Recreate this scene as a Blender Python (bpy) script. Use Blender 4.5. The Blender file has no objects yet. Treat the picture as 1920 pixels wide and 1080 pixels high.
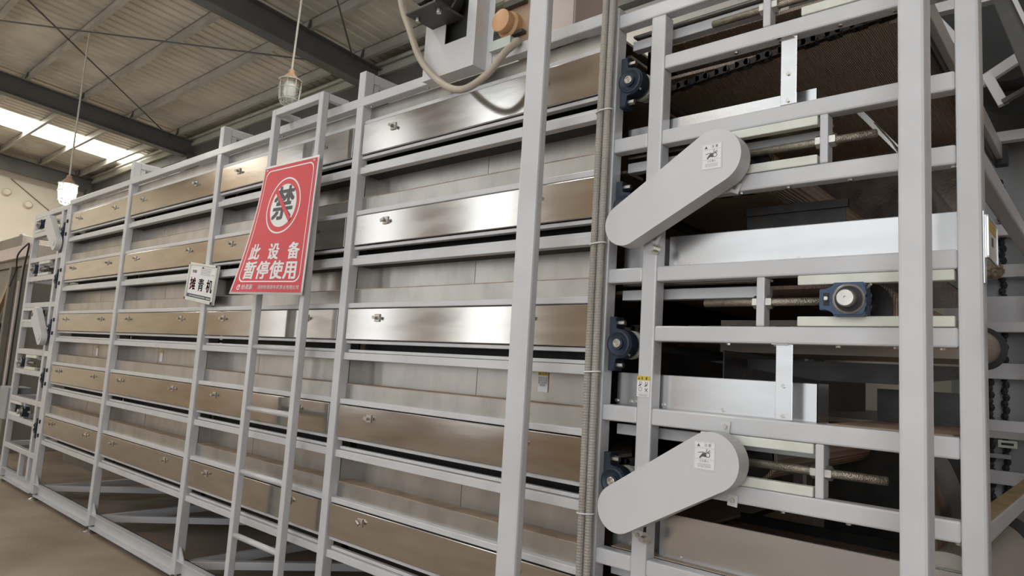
import bpy, bmesh, math, random
from math import sin, cos, radians, pi
from mathutils import Vector, Matrix
random.seed(7)
scene = bpy.context.scene
COL = scene.collection

# ------------------------------------------------------------------ camera
YAW, PIT, ROL = radians(41.756), radians(6.652), radians(3.526)
CAM = Vector((0.0, -2.1, 1.51))
F = Vector((-sin(YAW)*cos(PIT), cos(YAW)*cos(PIT), sin(PIT)))
R = Vector((cos(YAW), sin(YAW), 0.0)); U = R.cross(F)
R2 = R*cos(ROL) + U*sin(ROL); U2 = U*cos(ROL) - R*sin(ROL)
cd = bpy.data.cameras.new('camera'); cam = bpy.data.objects.new('camera', cd); COL.objects.link(cam)
cd.sensor_width = 36.0; cd.lens = 1297.67/1920*36.0; cd.clip_start = 0.02; cd.clip_end = 200
cam.matrix_world = Matrix(((R2.x, U2.x, -F.x, CAM.x), (R2.y, U2.y, -F.y, CAM.y), (R2.z, U2.z, -F.z, CAM.z), (0, 0, 0, 1)))
scene.camera = cam
# ------------------------------------------------------------------ world, exposure
world = bpy.data.worlds.new('sky'); scene.world = world; world.use_nodes = True
world.node_tree.nodes['Background'].inputs[0].default_value = (0.75, 0.85, 1.0, 1)
world.node_tree.nodes['Background'].inputs[1].default_value = 0.6
vs = scene.view_settings
vs.view_transform = 'Standard'; vs.look = 'None'; vs.gamma = 1.0; vs.use_curve_mapping = False
vs.exposure = 0.0
WIN_STRENGTH = 3.7        # daylight through the windows of the wall behind the camera
SKY_STRENGTH = 11.0        # daylight through the translucent roof strips

# ------------------------------------------------------------------ materials
MATS = {}
def mat(name, col, rough=0.5, metal=0.0, var=0.08, scale=6.0, stretch=(1, 1, 1), bump=0.0, bscale=40.0, dirt=None, coat=0.0, rvar=0.0):
    m = bpy.data.materials.new(name); m.use_nodes = True; nt = m.node_tree; n = nt.nodes; b = n['Principled BSDF']
    b.inputs['Roughness'].default_value = rough; b.inputs['Metallic'].default_value = metal
    b.inputs['Coat Weight'].default_value = coat; b.inputs['Coat Roughness'].default_value = 0.12
    tc = n.new('ShaderNodeTexCoord'); mp = n.new('ShaderNodeMapping'); mp.inputs['Scale'].default_value = stretch
    nt.links.new(tc.outputs['Object'], mp.inputs['Vector'])
    oi = n.new('ShaderNodeObjectInfo'); ad = n.new('ShaderNodeVectorMath'); ad.operation = 'ADD'
    nt.links.new(mp.outputs[0], ad.inputs[0]); nt.links.new(oi.outputs['Location'], ad.inputs[1])
    nz = n.new('ShaderNodeTexNoise'); nz.inputs['Scale'].default_value = scale; nz.inputs['Detail'].default_value = 4
    nt.links.new(ad.outputs[0], nz.inputs['Vector'])
    cr = n.new('ShaderNodeValToRGB'); e = cr.color_ramp.elements
    lo = dirt if dirt else tuple(c*(1-var) for c in col); hi = tuple(min(1, c*(1+var)) for c in col)
    e[0].position = 0.3; e[0].color = (*lo, 1); e[1].position = 0.62; e[1].color = (*hi, 1)
    nt.links.new(nz.outputs['Fac'], cr.inputs['Fac']); nt.links.new(cr.outputs[0], b.inputs['Base Color'])
    if rvar:
        mr = n.new('ShaderNodeMapRange'); mr.inputs['To Min'].default_value = rough-rvar; mr.inputs['To Max'].default_value = rough+rvar
        nt.links.new(nz.outputs['Fac'], mr.inputs['Value']); nt.links.new(mr.outputs[0], b.inputs['Roughness'])
    if bump:
        n2 = n.new('ShaderNodeTexNoise'); n2.inputs['Scale'].default_value = bscale
        nt.links.new(ad.outputs[0], n2.inputs['Vector'])
        bp = n.new('ShaderNodeBump'); bp.inputs['Strength'].default_value = bump; bp.inputs['Distance'].default_value = 0.01
        nt.links.new(n2.outputs['Fac'], bp.inputs['Height']); nt.links.new(bp.outputs[0], b.inputs['Normal'])
    MATS[name] = m; return m
def emit(name, col, strength):
    m = bpy.data.materials.new(name); m.use_nodes = True; b = m.node_tree.nodes['Principled BSDF']
    b.inputs['Base Color'].default_value = (0.8, 0.8, 0.8, 1)
    b.inputs['Emission Color'].default_value = (*col, 1); b.inputs['Emission Strength'].default_value = strength
    MATS[name] = m; return m
mat('paint', (0.56, 0.56, 0.575), 0.34, 0, 0.05, 5, bump=0.03, bscale=60, coat=0.25)
mat('paint_guard', (0.60, 0.595, 0.60), 0.42, 0, 0.03, 4, bump=0.02, bscale=80)
mat('steel_cover', (0.55, 0.535, 0.51), 0.155, 1, 0.08, 3.0, (1, 1, 6), rvar=0.035, bump=0.02, bscale=4)
mat('steel_sheet', (0.60, 0.60, 0.605), 0.24, 1, 0.05, 4.0, (1, 1, 4))
mat('steel_plate', (0.46, 0.45, 0.43), 0.36, 0.95, 0.12, 4.0, (2, 1, 1))
mat('dusty_shelf', (0.36, 0.27, 0.20), 0.8, 0, 0.2, 9)
mat('roller_metal', (0.50, 0.49, 0.45), 0.42, 0.35, 0.1, 20)
mat('wall_brick', (0.66, 0.45, 0.33), 0.8, 0, 0.1, 0.7)
mat('dust_tan', (0.46, 0.34, 0.19), 0.9, 0, 0.2, 14)
mat('zinc', (0.55, 0.53, 0.49), 0.35, 1, 0.12, 30)
mat('rod_steel', (0.30, 0.27, 0.22), 0.45, 0.9, 0.25, 40, bump=0.4, bscale=260)
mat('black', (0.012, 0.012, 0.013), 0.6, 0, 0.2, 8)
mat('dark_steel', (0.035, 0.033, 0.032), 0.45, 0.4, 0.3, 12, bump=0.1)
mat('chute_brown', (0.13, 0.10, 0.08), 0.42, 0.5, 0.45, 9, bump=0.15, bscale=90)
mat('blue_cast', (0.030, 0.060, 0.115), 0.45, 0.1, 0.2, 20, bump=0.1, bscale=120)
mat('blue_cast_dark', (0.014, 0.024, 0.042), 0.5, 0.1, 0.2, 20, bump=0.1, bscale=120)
mat('cream_plastic', (0.66, 0.67, 0.60), 0.45, 0, 0.08, 9)
mat('red_vinyl', (0.62, 0.06, 0.075), 0.42, 0, 0.04, 3)
mat('white_vinyl', (0.78, 0.78, 0.78), 0.45, 0, 0.03, 3)
mat('ink_grey', (0.09, 0.09, 0.10), 0.6, 0, 0.1, 3)
mat('ink_red', (0.66, 0.05, 0.05), 0.5, 0, 0.05, 3)
mat('ink_navy', (0.05, 0.065, 0.10), 0.5, 0, 0.05, 3)
mat('ink_soft', (0.42, 0.42, 0.43), 0.6, 0, 0.05, 3)
mat('label_yellow', (0.62, 0.47, 0.05), 0.5, 0, 0.05, 3)
mat('conduit', (0.36, 0.33, 0.29), 0.5, 0, 0.08, 6)
mat('hose', (0.42, 0.36, 0.29), 0.5, 0, 0.06, 6)
mat('jbox_green', (0.50, 0.55, 0.50), 0.45, 0, 0.05, 6)
mat('motor_dark', (0.06, 0.058, 0.052), 0.5, 0.1, 0.15, 10)
mat('orange_paint', (0.58, 0.33, 0.17), 0.5, 0, 0.15, 9)
mat('brown_panel', (0.34, 0.24, 0.16), 0.5, 0.2, 0.1, 4)
mat('pink_panel', (0.58, 0.50, 0.46), 0.5, 0, 0.05, 4)
mat('deck', (0.60, 0.565, 0.49), 0.55, 0.2, 0.12, 1.6)
mat('purlin', (0.40, 0.39, 0.35), 0.5, 0.3, 0.15, 2)
mat('rafter', (0.09, 0.09, 0.085), 0.5, 0, 0.15, 2)
mat('wall_cream', (0.74, 0.68, 0.58), 0.8, 0, 0.04, 1)
mat('eave_grey', (0.46, 0.46, 0.40), 0.45, 0.3, 0.12, 1.5)
mat('wall_back', (0.62, 0.59, 0.54), 0.7, 0, 0.08, 1)
mat('wall_warm', (0.50, 0.37, 0.26), 0.8, 0, 0.1, 0.7)
mat('concrete', (0.30, 0.24, 0.185), 0.75, 0, 0.16, 1.3, dirt=(0.22, 0.17, 0.13), bump=0.2, bscale=30)
mat('machine_grey', (0.32, 0.335, 0.35), 0.5, 0.1, 0.08, 4)
mat('machine_taupe', (0.20, 0.185, 0.155), 0.5, 0.1, 0.12, 3)
mat('lamp_cap', (0.55, 0.36, 0.25), 0.55, 0, 0.15, 20)
mat('lamp_wire', (0.55, 0.56, 0.50), 0.4, 0.3, 0.1, 20)
mat('bulb_white', (0.85, 0.86, 0.85), 0.35, 0, 0.02, 10)
mat('cord_white', (0.60, 0.58, 0.50), 0.5, 0, 0.05, 10)
mat('nest', (0.28, 0.22, 0.15), 0.9, 0, 0.5, 60, bump=0.8, bscale=160)
emit('window_light', (0.93, 0.97, 1.0), WIN_STRENGTH)
emit('window_dim_added', (0.86, 0.93, 1.0), WIN_STRENGTH*0.32)  # dim pane added to give the steel sheets a soft pale reflection
emit('roof_light', (1.0, 0.97, 0.86), SKY_STRENGTH)
emit('bulb_lit', (1.0, 0.98, 0.93), 30.0)
def glass():
    m = bpy.data.materials.new('glass'); m.use_nodes = True; b = m.node_tree.nodes['Principled BSDF']
    b.inputs['Base Color'].default_value = (0.9, 0.95, 0.93, 1); b.inputs['Roughness'].default_value = 0.08
    b.inputs['Alpha'].default_value = 0.22; MATS['glass'] = m
glass()
def ribbed(name, c0, c1, scale, axis='X', rough=0.5):
    m = bpy.data.materials.new(name); m.use_nodes = True; nt = m.node_tree; n = nt.nodes; b = n['Principled BSDF']
    b.inputs['Roughness'].default_value = rough; b.inputs['Metallic'].default_value = 0.3
    tc = n.new('ShaderNodeTexCoord'); w = n.new('ShaderNodeTexWave'); w.bands_direction = axis
    w.inputs['Scale'].default_value = scale; w.inputs['Distortion'].default_value = 0.0
    nt.links.new(tc.outputs['Object'], w.inputs['Vector'])
    cr = n.new('ShaderNodeValToRGB'); cr.color_ramp.elements[0].color = (*c0, 1); cr.color_ramp.elements[1].color = (*c1, 1)
    nt.links.new(w.outputs['Fac'], cr.inputs['Fac']); nt.links.new(cr.outputs[0], b.inputs['Base Color'])
    bp = n.new('ShaderNodeBump'); bp.inputs['Strength'].default_value = 0.6; bp.inputs['Distance'].default_value = 0.006
    nt.links.new(w.outputs['Fac'], bp.inputs['Height']); nt.links.new(bp.outputs[0], b.inputs['Normal'])
    MATS[name] = m
ribbed('belt_brown', (0.40, 0.31, 0.24), (0.60, 0.48, 0.38), 48)
mat('belt_taupe', (0.34, 0.28, 0.23), 0.4, 0.1, 0.06, 5)
ribbed('belt_light', (0.40, 0.37, 0.32), (0.62, 0.58, 0.52), 30, 'Z')

# ------------------------------------------------------------------ helpers
def ray_at(px_, py_, Y=None, dist=None):
    d = (R2*((px_-960)/1297.67) - U2*((py_-540)/1297.67) + F)
    if Y is not None: return CAM+d*((Y-CAM.y)/d.y)
    return CAM+d.normalized()*dist
WP = {}
def link(name, me, world_loc, parent=None, m=None):
    o = bpy.data.objects.new(name, me); COL.objects.link(o)
    w = Vector(world_loc); WP[o.name] = w
    if parent:
        o.parent = parent; o.location = w - WP[parent.name]
    else: o.location = w
    return o
def thing(name, label, cat, loc, group=None):
    o = link(name, None, loc); o.empty_display_size = 0.1
    return tag(o, label, cat, group)
def tag(o, label, cat, group=None):
    o['label'] = label; o['category'] = cat
    if group: o['group'] = group
    return o
def struct(o, label=None):
    o['kind'] = 'structure'
    if label: o['label'] = label
    return o
def fin(bm, name, m, smooth=False, bev=0.0, seg=2):
    if bev:
        bmesh.ops.bevel(bm, geom=bm.edges[:], offset=bev, segments=seg, affect='EDGES', profile=0.5)
    bmesh.ops.recalc_face_normals(bm, faces=bm.faces[:])
    me = bpy.data.meshes.new(name); bm.to_mesh(me); bm.free()
    if smooth:
        for p in me.polygons: p.use_smooth = True
    me.materials.append(MATS[m]); return me
CACHE = {}
def boxmesh(sx, sy, sz, m, bev):
    k = (round(sx, 4), round(sy, 4), round(sz, 4), m, bev)
    if k not in CACHE:
        bm = bmesh.new(); bmesh.ops.create_cube(bm, size=1.0)
        for v in bm.verts: v.co = Vector((v.co.x*sx, v.co.y*sy, v.co.z*sz))
        CACHE[k] = fin(bm, 'box_'+m, m, False, min(bev, 0.45*min(sx, sy, sz)) if bev else 0)
    return CACHE[k]
def box(name, x0, x1, y0, y1, z0, z1, m, parent=None, bev=0.002):
    return link(name, boxmesh(abs(x1-x0), abs(y1-y0), abs(z1-z0), m, bev), ((x0+x1)/2, (y0+y1)/2, (z0+z1)/2), parent)
def beam(name, p0, p1, w, h, m, parent=None, bev=0.002):
    """rectangular bar between two points, w across, h upright"""
    p0 = Vector(p0); p1 = Vector(p1); d = p1-p0; L = d.length
    o = link(name, boxmesh(L, w, h, m, bev), (p0+p1)/2, parent)
    x = d.normalized(); z = Vector((0, 0, 1))
    if abs(x.z) > 0.98: z = Vector((0, 1, 0))
    y = z.cross(x).normalized(); z = x.cross(y)
    o.rotation_euler = Matrix((x, y, z)).transposed().to_euler(); return o
def mesh(name, verts, faces, m, parent=None, smooth=False, bev=0):
    vs_ = [Vector(v) for v in verts]; c = sum(vs_, Vector())/len(vs_)
    bm = bmesh.new(); bv = [bm.verts.new(v-c) for v in vs_]
    for f in faces: bm.faces.new([bv[i] for i in f])
    return link(name, fin(bm, name, m, smooth, bev), c, parent)
def cyl(name, p0, p1, r, m, parent=None, seg=16, r1=None, bev=0.0, smooth=True):
    p0 = Vector(p0); p1 = Vector(p1); d = p1-p0; L = d.length; r1 = r if r1 is None else r1
    k = ('cyl', round(L, 4), round(r, 4), round(r1, 4), m, seg, bev)
    if k not in CACHE:
        bm = bmesh.new(); bmesh.ops.create_cone(bm, cap_ends=True, segments=seg, radius1=r, radius2=r1, depth=L)
        if bev:
            ed = [e for e in bm.edges if abs(e.verts[0].co.z-e.verts[1].co.z) < 1e-6]
            bmesh.ops.bevel(bm, geom=ed, offset=bev, segments=2, affect='EDGES')
        me = fin(bm, 'cyl_'+m, m)
        if smooth and seg > 8:
            for p in me.polygons: p.use_smooth = len(p.vertices) <= 4
        CACHE[k] = me
    o = link(name, CACHE[k], (p0+p1)/2, parent)
    o.rotation_euler = d.to_track_quat('Z', 'Y').to_euler(); return o
def lathe(name, prof, origin, axis, m, parent=None, seg=24):
    """profile of (radius, height) turned about axis"""
    bm = bmesh.new(); rings = []
    for r, h in prof:
        rings.append([bm.verts.new((r*cos(2*pi*i/seg), r*sin(2*pi*i/seg), h)) for i in range(seg)])
    for a, b in zip(rings, rings[1:]):
        for i in range(seg): bm.faces.new((a[i], a[(i+1) % seg], b[(i+1) % seg], b[i]))
    bmesh.ops.remove_doubles(bm, verts=bm.verts[:], dist=1e-6)
    me = fin(bm, name, m, False)
    me.polygons.foreach_set('use_smooth', [False]*len(me.polygons))
    if seg >= 16: me.set_sharp_from_angle(angle=radians(35)); me.polygons.foreach_set('use_smooth', [True]*len(me.polygons)); me.set_sharp_from_angle(angle=radians(35))
    o = link(name, me, origin, parent); o.rotation_euler = Vector(axis).to_track_quat('Z', 'Y').to_euler(); return o
def sweep(name, pts, r, m, parent=None, seg=10, rib=0.0, closed=False):
    """round tube through points; rib > 0 corrugates it"""
    P = [Vector(p) for p in pts]; c = sum(P, Vector())/len(P); bm = bmesh.new(); rings = []; n = len(P)
    up = Vector((0.31, 0.2, 0.93))
    for i, p in enumerate(P):
        t = (P[min(i+1, n-1)]-P[max(i-1, 0)]) if not closed else (P[(i+1) % n]-P[i-1])
        t.normalize(); a = t.cross(up)
        if a.length < 1e-3: a = t.cross(Vector((1, 0, 0)))
        a.normalize(); b = t.cross(a); rr = r*(1+rib*(1 if i % 2 else -1))
        rings.append([bm.verts.new(p-c+a*rr*cos(2*pi*k/seg)+b*rr*sin(2*pi*k/seg)) for k in range(seg)])
    pairs = list(zip(rings, rings[1:])) + ([(rings[-1], rings[0])] if closed else [])
    for A, B in pairs:
        for k in range(seg): bm.faces.new((A[k], A[(k+1) % seg], B[(k+1) % seg], B[k]))
    if not closed: bm.faces.new(rings[0]); bm.faces.new(rings[-1])
    return link(name, fin(bm, name, m, not rib), c, parent)
def spline(ctrl, n=8):
    P = [Vector(p) for p in ctrl]; P = [2*P[0]-P[1]]+P+[2*P[-1]-P[-2]]; out = []
    for i in range(1, len(P)-2):
        for k in range(n):
            t = k/n; a, b, c, d = P[i-1:i+3]
            out.append(0.5*((2*b)+(c-a)*t+(2*a-5*b+4*c-d)*t*t+(3*b-a-3*c+d)*t**3))
    out.append(P[-2]); return out
def prism(name, outline, y0, y1, m, parent=None, bev=0.0, smooth=False, hole=None):
    """outline of (x, z) extruded along y; optional hole outline with the same point count"""
    n = len(outline); cx = sum(p[0] for p in outline)/n; cz = sum(p[1] for p in outline)/n; cy = (y0+y1)/2
    bm = bmesh.new()
    A = [bm.verts.new((x-cx, y0-cy, z-cz)) for x, z in outline]; B = [bm.verts.new((x-cx, y1-cy, z-cz)) for x, z in outline]
    for i in range(n): bm.faces.new((A[i], A[(i+1) % n], B[(i+1) % n], B[i]))
    if hole:
        C = [bm.verts.new((x-cx, y0-cy, z-cz)) for x, z in hole]; D = [bm.verts.new((x-cx, y1-cy, z-cz)) for x, z in hole]
        for i in range(n):
            j = (i+1) % n
            bm.faces.new((C[i], C[j], D[j], D[i])); bm.faces.new((A[i], A[j], C[j], C[i])); bm.faces.new((B[i], B[j], D[j], D[i]))
    else:
        fa = bm.faces.new(A); fb = bm.faces.new(B)
        if bev:
            bmesh.ops.bevel(bm, geom=list(fa.edges)+list(fb.edges), offset=bev, segments=2, affect='EDGES')
    return link(name, fin(bm, name, m, smooth), (cx, cy, cz), parent)
def arc(cx, cz, r, a0, a1, n):
    return [(cx+r*cos(radians(a0+(a1-a0)*i/n)), cz+r*sin(radians(a0+(a1-a0)*i/n))) for i in range(n+1)]
def quad(cx, cz, w, h): return [(cx-w/2, cz-h/2), (cx+w/2, cz-h/2), (cx+w/2, cz+h/2), (cx-w/2, cz+h/2)]
def text(name, s, size, fmap, m, parent, bold=0.0):
    """letters as a thin mesh laid on a surface by fmap(x, y) -> world point; x, y in metres from the text centre"""
    cu = bpy.data.curves.new(name, 'FONT'); cu.body = s; cu.size = size; cu.align_x = 'CENTER'; cu.align_y = 'CENTER'
    cu.resolution_u = 2
    t = bpy.data.objects.new(name, cu); COL.objects.link(t)
    dg = bpy.context.evaluated_depsgraph_get(); dg.update()
    me0 = t.evaluated_get(dg).to_mesh()
    vv = [v.co.copy() for v in me0.vertices]; ff = [tuple(p.vertices) for p in me0.polygons]
    t.evaluated_get(dg).to_mesh_clear(); bpy.data.objects.remove(t); bpy.data.curves.remove(cu)
    if not vv: return None
    if bold:
        n0 = len(vv); base = list(vv); bf = list(ff); vv = []; ff = []
        for q, (ax, ay) in enumerate(((-1, -1), (1, -1), (-1, 1), (1, 1), (0, 0))):
            vv += [Vector((v.x+ax*bold, v.y+ay*bold*0.6, 0)) for v in base]; ff += [tuple(i+q*n0 for i in f) for f in bf]
    W = [Vector(fmap(v.x, v.y)) for v in vv]; c = sum(W, Vector())/len(W)
    me = bpy.data.meshes.new(name); me.from_pydata([w-c for w in W], [], ff); me.materials.append(MATS[m])
    return link(name, me, c, parent)
def flat(name, polys, fmap, m, parent):
    """flat printed shapes (lists of 2-D outlines) laid on a surface"""
    V, Fc = [], []
    for poly in polys:
        b = len(V); V += [Vector(fmap(x, y)) for x, y in poly]; Fc.append(tuple(range(b, b+len(poly))))
    c = sum(V, Vector())/len(V)
    me = bpy.data.meshes.new(name); me.from_pydata([v-c for v in V], [], Fc); me.materials.append(MATS[m])
    return link(name, me, c, parent)
def ringpolys(cx, cy, r0, r1, n=40):
    o = []
    for i in range(n):
        a, b = 2*pi*i/n, 2*pi*(i+1)/n
        o.append([(cx+r0*cos(a), cy+r0*sin(a)), (cx+r1*cos(a), cy+r1*sin(a)), (cx+r1*cos(b), cy+r1*sin(b)), (cx+r0*cos(b), cy+r0*sin(b))])
    return o
def bar2(x0, y0, x1, y1, w):
    dx, dy = x1-x0, y1-y0; L = math.hypot(dx, dy); nx, ny = -dy/L*w/2, dx/L*w/2
    return [(x0+nx, y0+ny), (x1+nx, y1+ny), (x1-nx, y1-ny), (x0-nx, y0-ny)]
def hexnut(name, x0, x1, y, z, r, m, parent):
    o = cyl(name, (x0, y, z), (x1, y, z), r, m, parent, seg=6, bev=0.0015); return o
def bolt(p, axis, r, m, parent, name='bolt'):
    p = Vector(p); return cyl(name, p, p+Vector(axis)*r*0.9, r, m, parent, seg=6)

# ================================================================== setting
XL, XR, YB, YF = -20.8, 7.0, 3.97, -6.6
def zdeck(y): return 5.98 - 0.083*(y-3.7)
def slab(name, x0, x1, y0, y1, z0, z1, m, label): return struct(box(name, x0, x1, y0, y1, z0, z1, m, None, 0), label)
slab('floor', XL, XR, YF, YB, -0.1, 0, 'concrete', 'dusty brown concrete workshop floor')
slab('wall_left', XL-0.2, XL, YF, YB, 0, 7.2, 'wall_cream', 'cream end wall of the workshop')
slab('wall_back', XL, XR, YB, YB+0.2, 0, 6.4, 'wall_back', 'grey side wall behind the machine')
slab('wall_right', XR, XR+0.2, YF, YB, 0, 7.2, 'wall_brick', 'plain brown end wall')
# wall behind the camera with window openings
WINS = [(-15.6, -14.4), (-12.2, -11.0), (-9.0, -7.8), (-4.6, -1.5), (-0.9, 3.3)]
WTOP = 6.68
bm = bmesh.new()
def addb(bm, x0, x1, y0, y1, z0, z1):
    r = bmesh.ops.create_cube(bm, size=1.0)
    for v in r['verts']: v.co = Vector(((x0+x1)/2+v.co.x*(x1-x0), (y0+y1)/2+v.co.y*(y1-y0), (z0+z1)/2+v.co.z*(z1-z0)))
addb(bm, XL, XR, YF-0.2, YF, 0, 0.6); addb(bm, XL, XR, YF-0.2, YF, WTOP, 7.3)
xs_ = [XL]+[v for w in WINS for v in w]+[XR]
for a, b in zip(xs_[0::2], xs_[1::2]): addb(bm, a, b, YF-0.2, YF, 0.6, WTOP)
struct(link('wall_front', fin(bm, 'wall_front', 'wall_warm'), (0, 0, 0)), 'wall with tall windows facing the machine')
for i, (a, b) in enumerate(WINS):
    w = struct(box('window_%d' % (i+1), a, b, YF-0.14, YF-0.12, 0.6, WTOP, 'window_dim_added' if i == 3 else 'window_light', None, 0), 'tall bright unseen window')  # the dim window is added to shape the steel reflections
    for x in (a, (a+b)/2, b): box('mullion', x-0.03, x+0.03, YF-0.12, YF-0.05, 0.6, WTOP, 'rafter', w, 0)
    for z in (0.63, 2.2, 3.6, 5.0, WTOP-0.03): box('glazing_bar', a, b, YF-0.115, YF-0.06, z-0.025, z+0.025, 'rafter', w, 0)
# ---- roof
ceil = link('ceiling', None, (-7, -1.3, 6.2)); struct(ceil, 'ribbed metal roof on purlins and rafters')
def deck(name, x0, x1, y0, y1, m, pitch=0.2, lift=0.0):
    V, Fc = [], []; x = x0
    prof = []
    while x < x1-1e-6:
        for dx, dz in ((0, 0), (0.62, 0), (0.72, 0.02), (0.9, 0.02)):
            if x+dx*pitch < x1: prof.append((x+dx*pitch, dz))
        x += pitch
    prof.append((x1, 0))
    for px_, dz in prof:
        V.append((px_, y0, zdeck(y0)+dz+lift)); V.append((px_, y1, zdeck(y1)+dz+lift))
    for i in range(len(prof)-1): Fc.append((2*i, 2*i+1, 2*i+3, 2*i+2))
    return mesh(name, V, Fc, m, ceil)
SKYL = [(-18.5, -17.25), (-5.1, -4.35)]
edges = [XL, -18.5, -17.25, -14.5, -11.5, -8.3, -6.2, -5.1, -4.35, -2.0, 0.0, 3.0, XR]
for a, b in zip(edges, edges[1:]):
    if (a, b) in SKYL: deck('skylight_panel', a, b, YF, YB, 'roof_light')
    else: deck('roof_sheet', a, b, YF, YB, 'deck')
for y in (3.5, 2.62, 1.75, 0.86, -0.03, -0.92, -1.81, -2.7, -3.6, -4.5, -5.4):
    zt = zdeck(y)-0.004; o = bpy.data.objects
    b0 = bmesh.new()
    addb(b0, XL, XR, y-0.004, y+0.004, zt-0.18, zt); addb(b0, XL, XR, y-0.06, y+0.004, zt-0.186, zt-0.178); addb(b0, XL, XR, y-0.004, y+0.06, zt-0.008, zt)
    for v in b0.verts: v.co -= Vector((-7, y, zt-0.09))
    link('purlin', fin(b0, 'purlin', 'purlin'), (-7, y, zt-0.09), ceil)
for x in (-20.45, -14.45, -8.2, -2.0, 4.2):
    b0 = bmesh.new(); c = Vector((x, -1.3, 5.8))
    def sh(y, dz): return zdeck(y)-0.19+dz
    for (xa, xb, za, zb) in ((-0.10, 0.10, -0.014, 0.0), (-0.006, 0.006, -0.33, -0.01), (-0.10, 0.10, -0.345, -0.33)):
        vv = [b0.verts.new(Vector((x+dx, y, sh(y, dz)))-c) for y in (YF, YB-0.1) for dx in (xa, xb) for dz in (za, zb)]
        for f in ((0, 1, 3, 2), (4, 5, 7, 6), (0, 1, 5, 4), (2, 3, 7, 6), (0, 2, 6, 4), (1, 3, 7, 5)): b0.faces.new([vv[k] for k in f])
    ra = link('rafter', fin(b0, 'rafter', 'rafter'), c, ceil)
    for y in (3.5, 2.62, 1.75, 0.86, -0.03, -0.92):
        mesh('purlin_cleat', [(x+0.02, y-0.06, sh(y, 0)), (x+0.02, y+0.02, sh(y, 0)), (x+0.02, y+0.02, sh(y, .17)), (x+0.02, y-0.02, sh(y, .17)),
             (x+0.05, y-0.06, sh(y, 0)), (x+0.05, y+0.02, sh(y, 0)), (x+0.05, y+0.02, sh(y, .17)), (x+0.05, y-0.02, sh(y, .17))],
             [(0, 1, 2, 3), (4, 5, 6, 7), (0, 1, 5, 4), (1, 2, 6, 5), (2, 3, 7, 6), (3, 0, 4, 7)], 'rafter', ra)
    box('column', x-0.12, x+0.12, YB-0.28, YB-0.02, 0, 5.5, 'rafter', ra, 0)
def rz(y, d=0.3): return zdeck(y)-d
for a, b in (((-14.35, 3.35), (-8.3, -2.4)), ((-8.3, 3.3), (-14.35, -2.4)), ((-8.1, 3.3), (-2.1, -2.4))):
    cyl('brace_rod', (a[0], a[1], rz(a[1])), (b[0], b[1], rz(b[1])), 0.012, 'rafter', ceil, seg=8)
wl = bpy.data.objects['wall_left']
def on_left(px_, py_):
    d = (R2*((px_-960)/1297.67) - U2*((py_-540)/1297.67) + F); return CAM+d*((XL-CAM.x)/d.x)
for q in ((12, 360), (52, 384)):
    p = on_left(*q); lathe('wall_vent', [(0.0, 0.10), (0.07, 0.09), (0.10, 0.04), (0.10, 0)], p, (1, 0, 0), 'wall_cream', wl, 18)
p, q = on_left(20, 335), on_left(95, 398); cyl('wall_cable', p+Vector((0.02, 0, 0)), q+Vector((0.02, 0, 0)), 0.012, 'machine_taupe', wl, seg=8)
wb = bpy.data.objects['wall_back']
for z, m, h, d in ((5.70, 'eave_grey', 0.19, 0.17), (5.49, 'rafter', 0.20, 0.12), (4.55, 'purlin', 0.12, 0.10), (3.3, 'purlin', 0.10, 0.08)):
    box('girt', XL, XR, YB-d, YB, z, z+h, m, wb, 0)
cyl('eave_pipe', (XL, YB-0.23, 5.83), (XR, YB-0.23, 5.83), 0.03, 'purlin', wb, seg=12)

# ================================================================== withering machine body
P_ = [-7.836, -6.30, -4.693, -3.082, -1.469]; PW = 0.058; W = 2.15; PITCH = 0.4905
Z0 = [2.486-PITCH*i for i in range(5)]
body = thing('withering_machine', 'long five-tier leaf withering machine with grey frame and stainless covers', 'machine', (-4.6, 0, 0))
NAMES_TIER = None
def foot(x, y, parent):
    f = lathe('levelling_foot', [(0, 0), (0.05, 0), (0.05, 0.012), (0.02, 0.026), (0.013, 0.03), (0.013, 0.07), (0, 0.07)], (x, y, 0), (0, 0, 1), 'zinc', parent, 16); return f
for i, x in enumerate(P_):
    top = 3.06 if 0 < i < 4 else 2.909
    box('post', x, x+PW, 0, 0.06, 0.06, top, 'paint', body, 0.005)
    box('rear_post', x, x+PW, W-0.06, W, 0.06, top, 'paint', body, 0.004)
    foot(x+PW/2, 0.03, body); foot(x+PW/2, W-0.03, body)
    box('cross_tube', x+0.004, x+PW-0.004, 0.06, W-0.06, 0.07, 0.13, 'paint', body, 0.004)
    if 0 < i < 4:
        box('top_cross_tube', x+0.002, x+PW-0.002, 0.06, W-0.06, 3.005, 3.058, 'paint', body, 0.004)
        box('top_cross_tube', x+0.006, x+PW-0.006, 0.06, 0.10, 2.91, 3.005, 'paint', body, 0.004)
    if i < 4: 
        mesh('gusset', [(x+PW, 0.02, 0.155), (x+PW+0.07, 0.02, 0.155), (x+PW, 0.02, 0.235), (x+PW, 0.028, 0.155), (x+PW+0.07, 0.028, 0.155), (x+PW, 0.028, 0.235)],
             [(0, 1, 2), (3, 5, 4), (0, 3, 4, 1), (1, 4, 5, 2), (2, 5, 3, 0)], 'paint', body)
box('top_rail', P_[0], P_[4]+PW, -0.002, 0.05, 2.858, 2.909, 'paint', body, 0.005)
box('top_rail', P_[0], P_[4]+PW, W-0.05, W, 2.858, 2.909, 'paint', body, 0.005)
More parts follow.
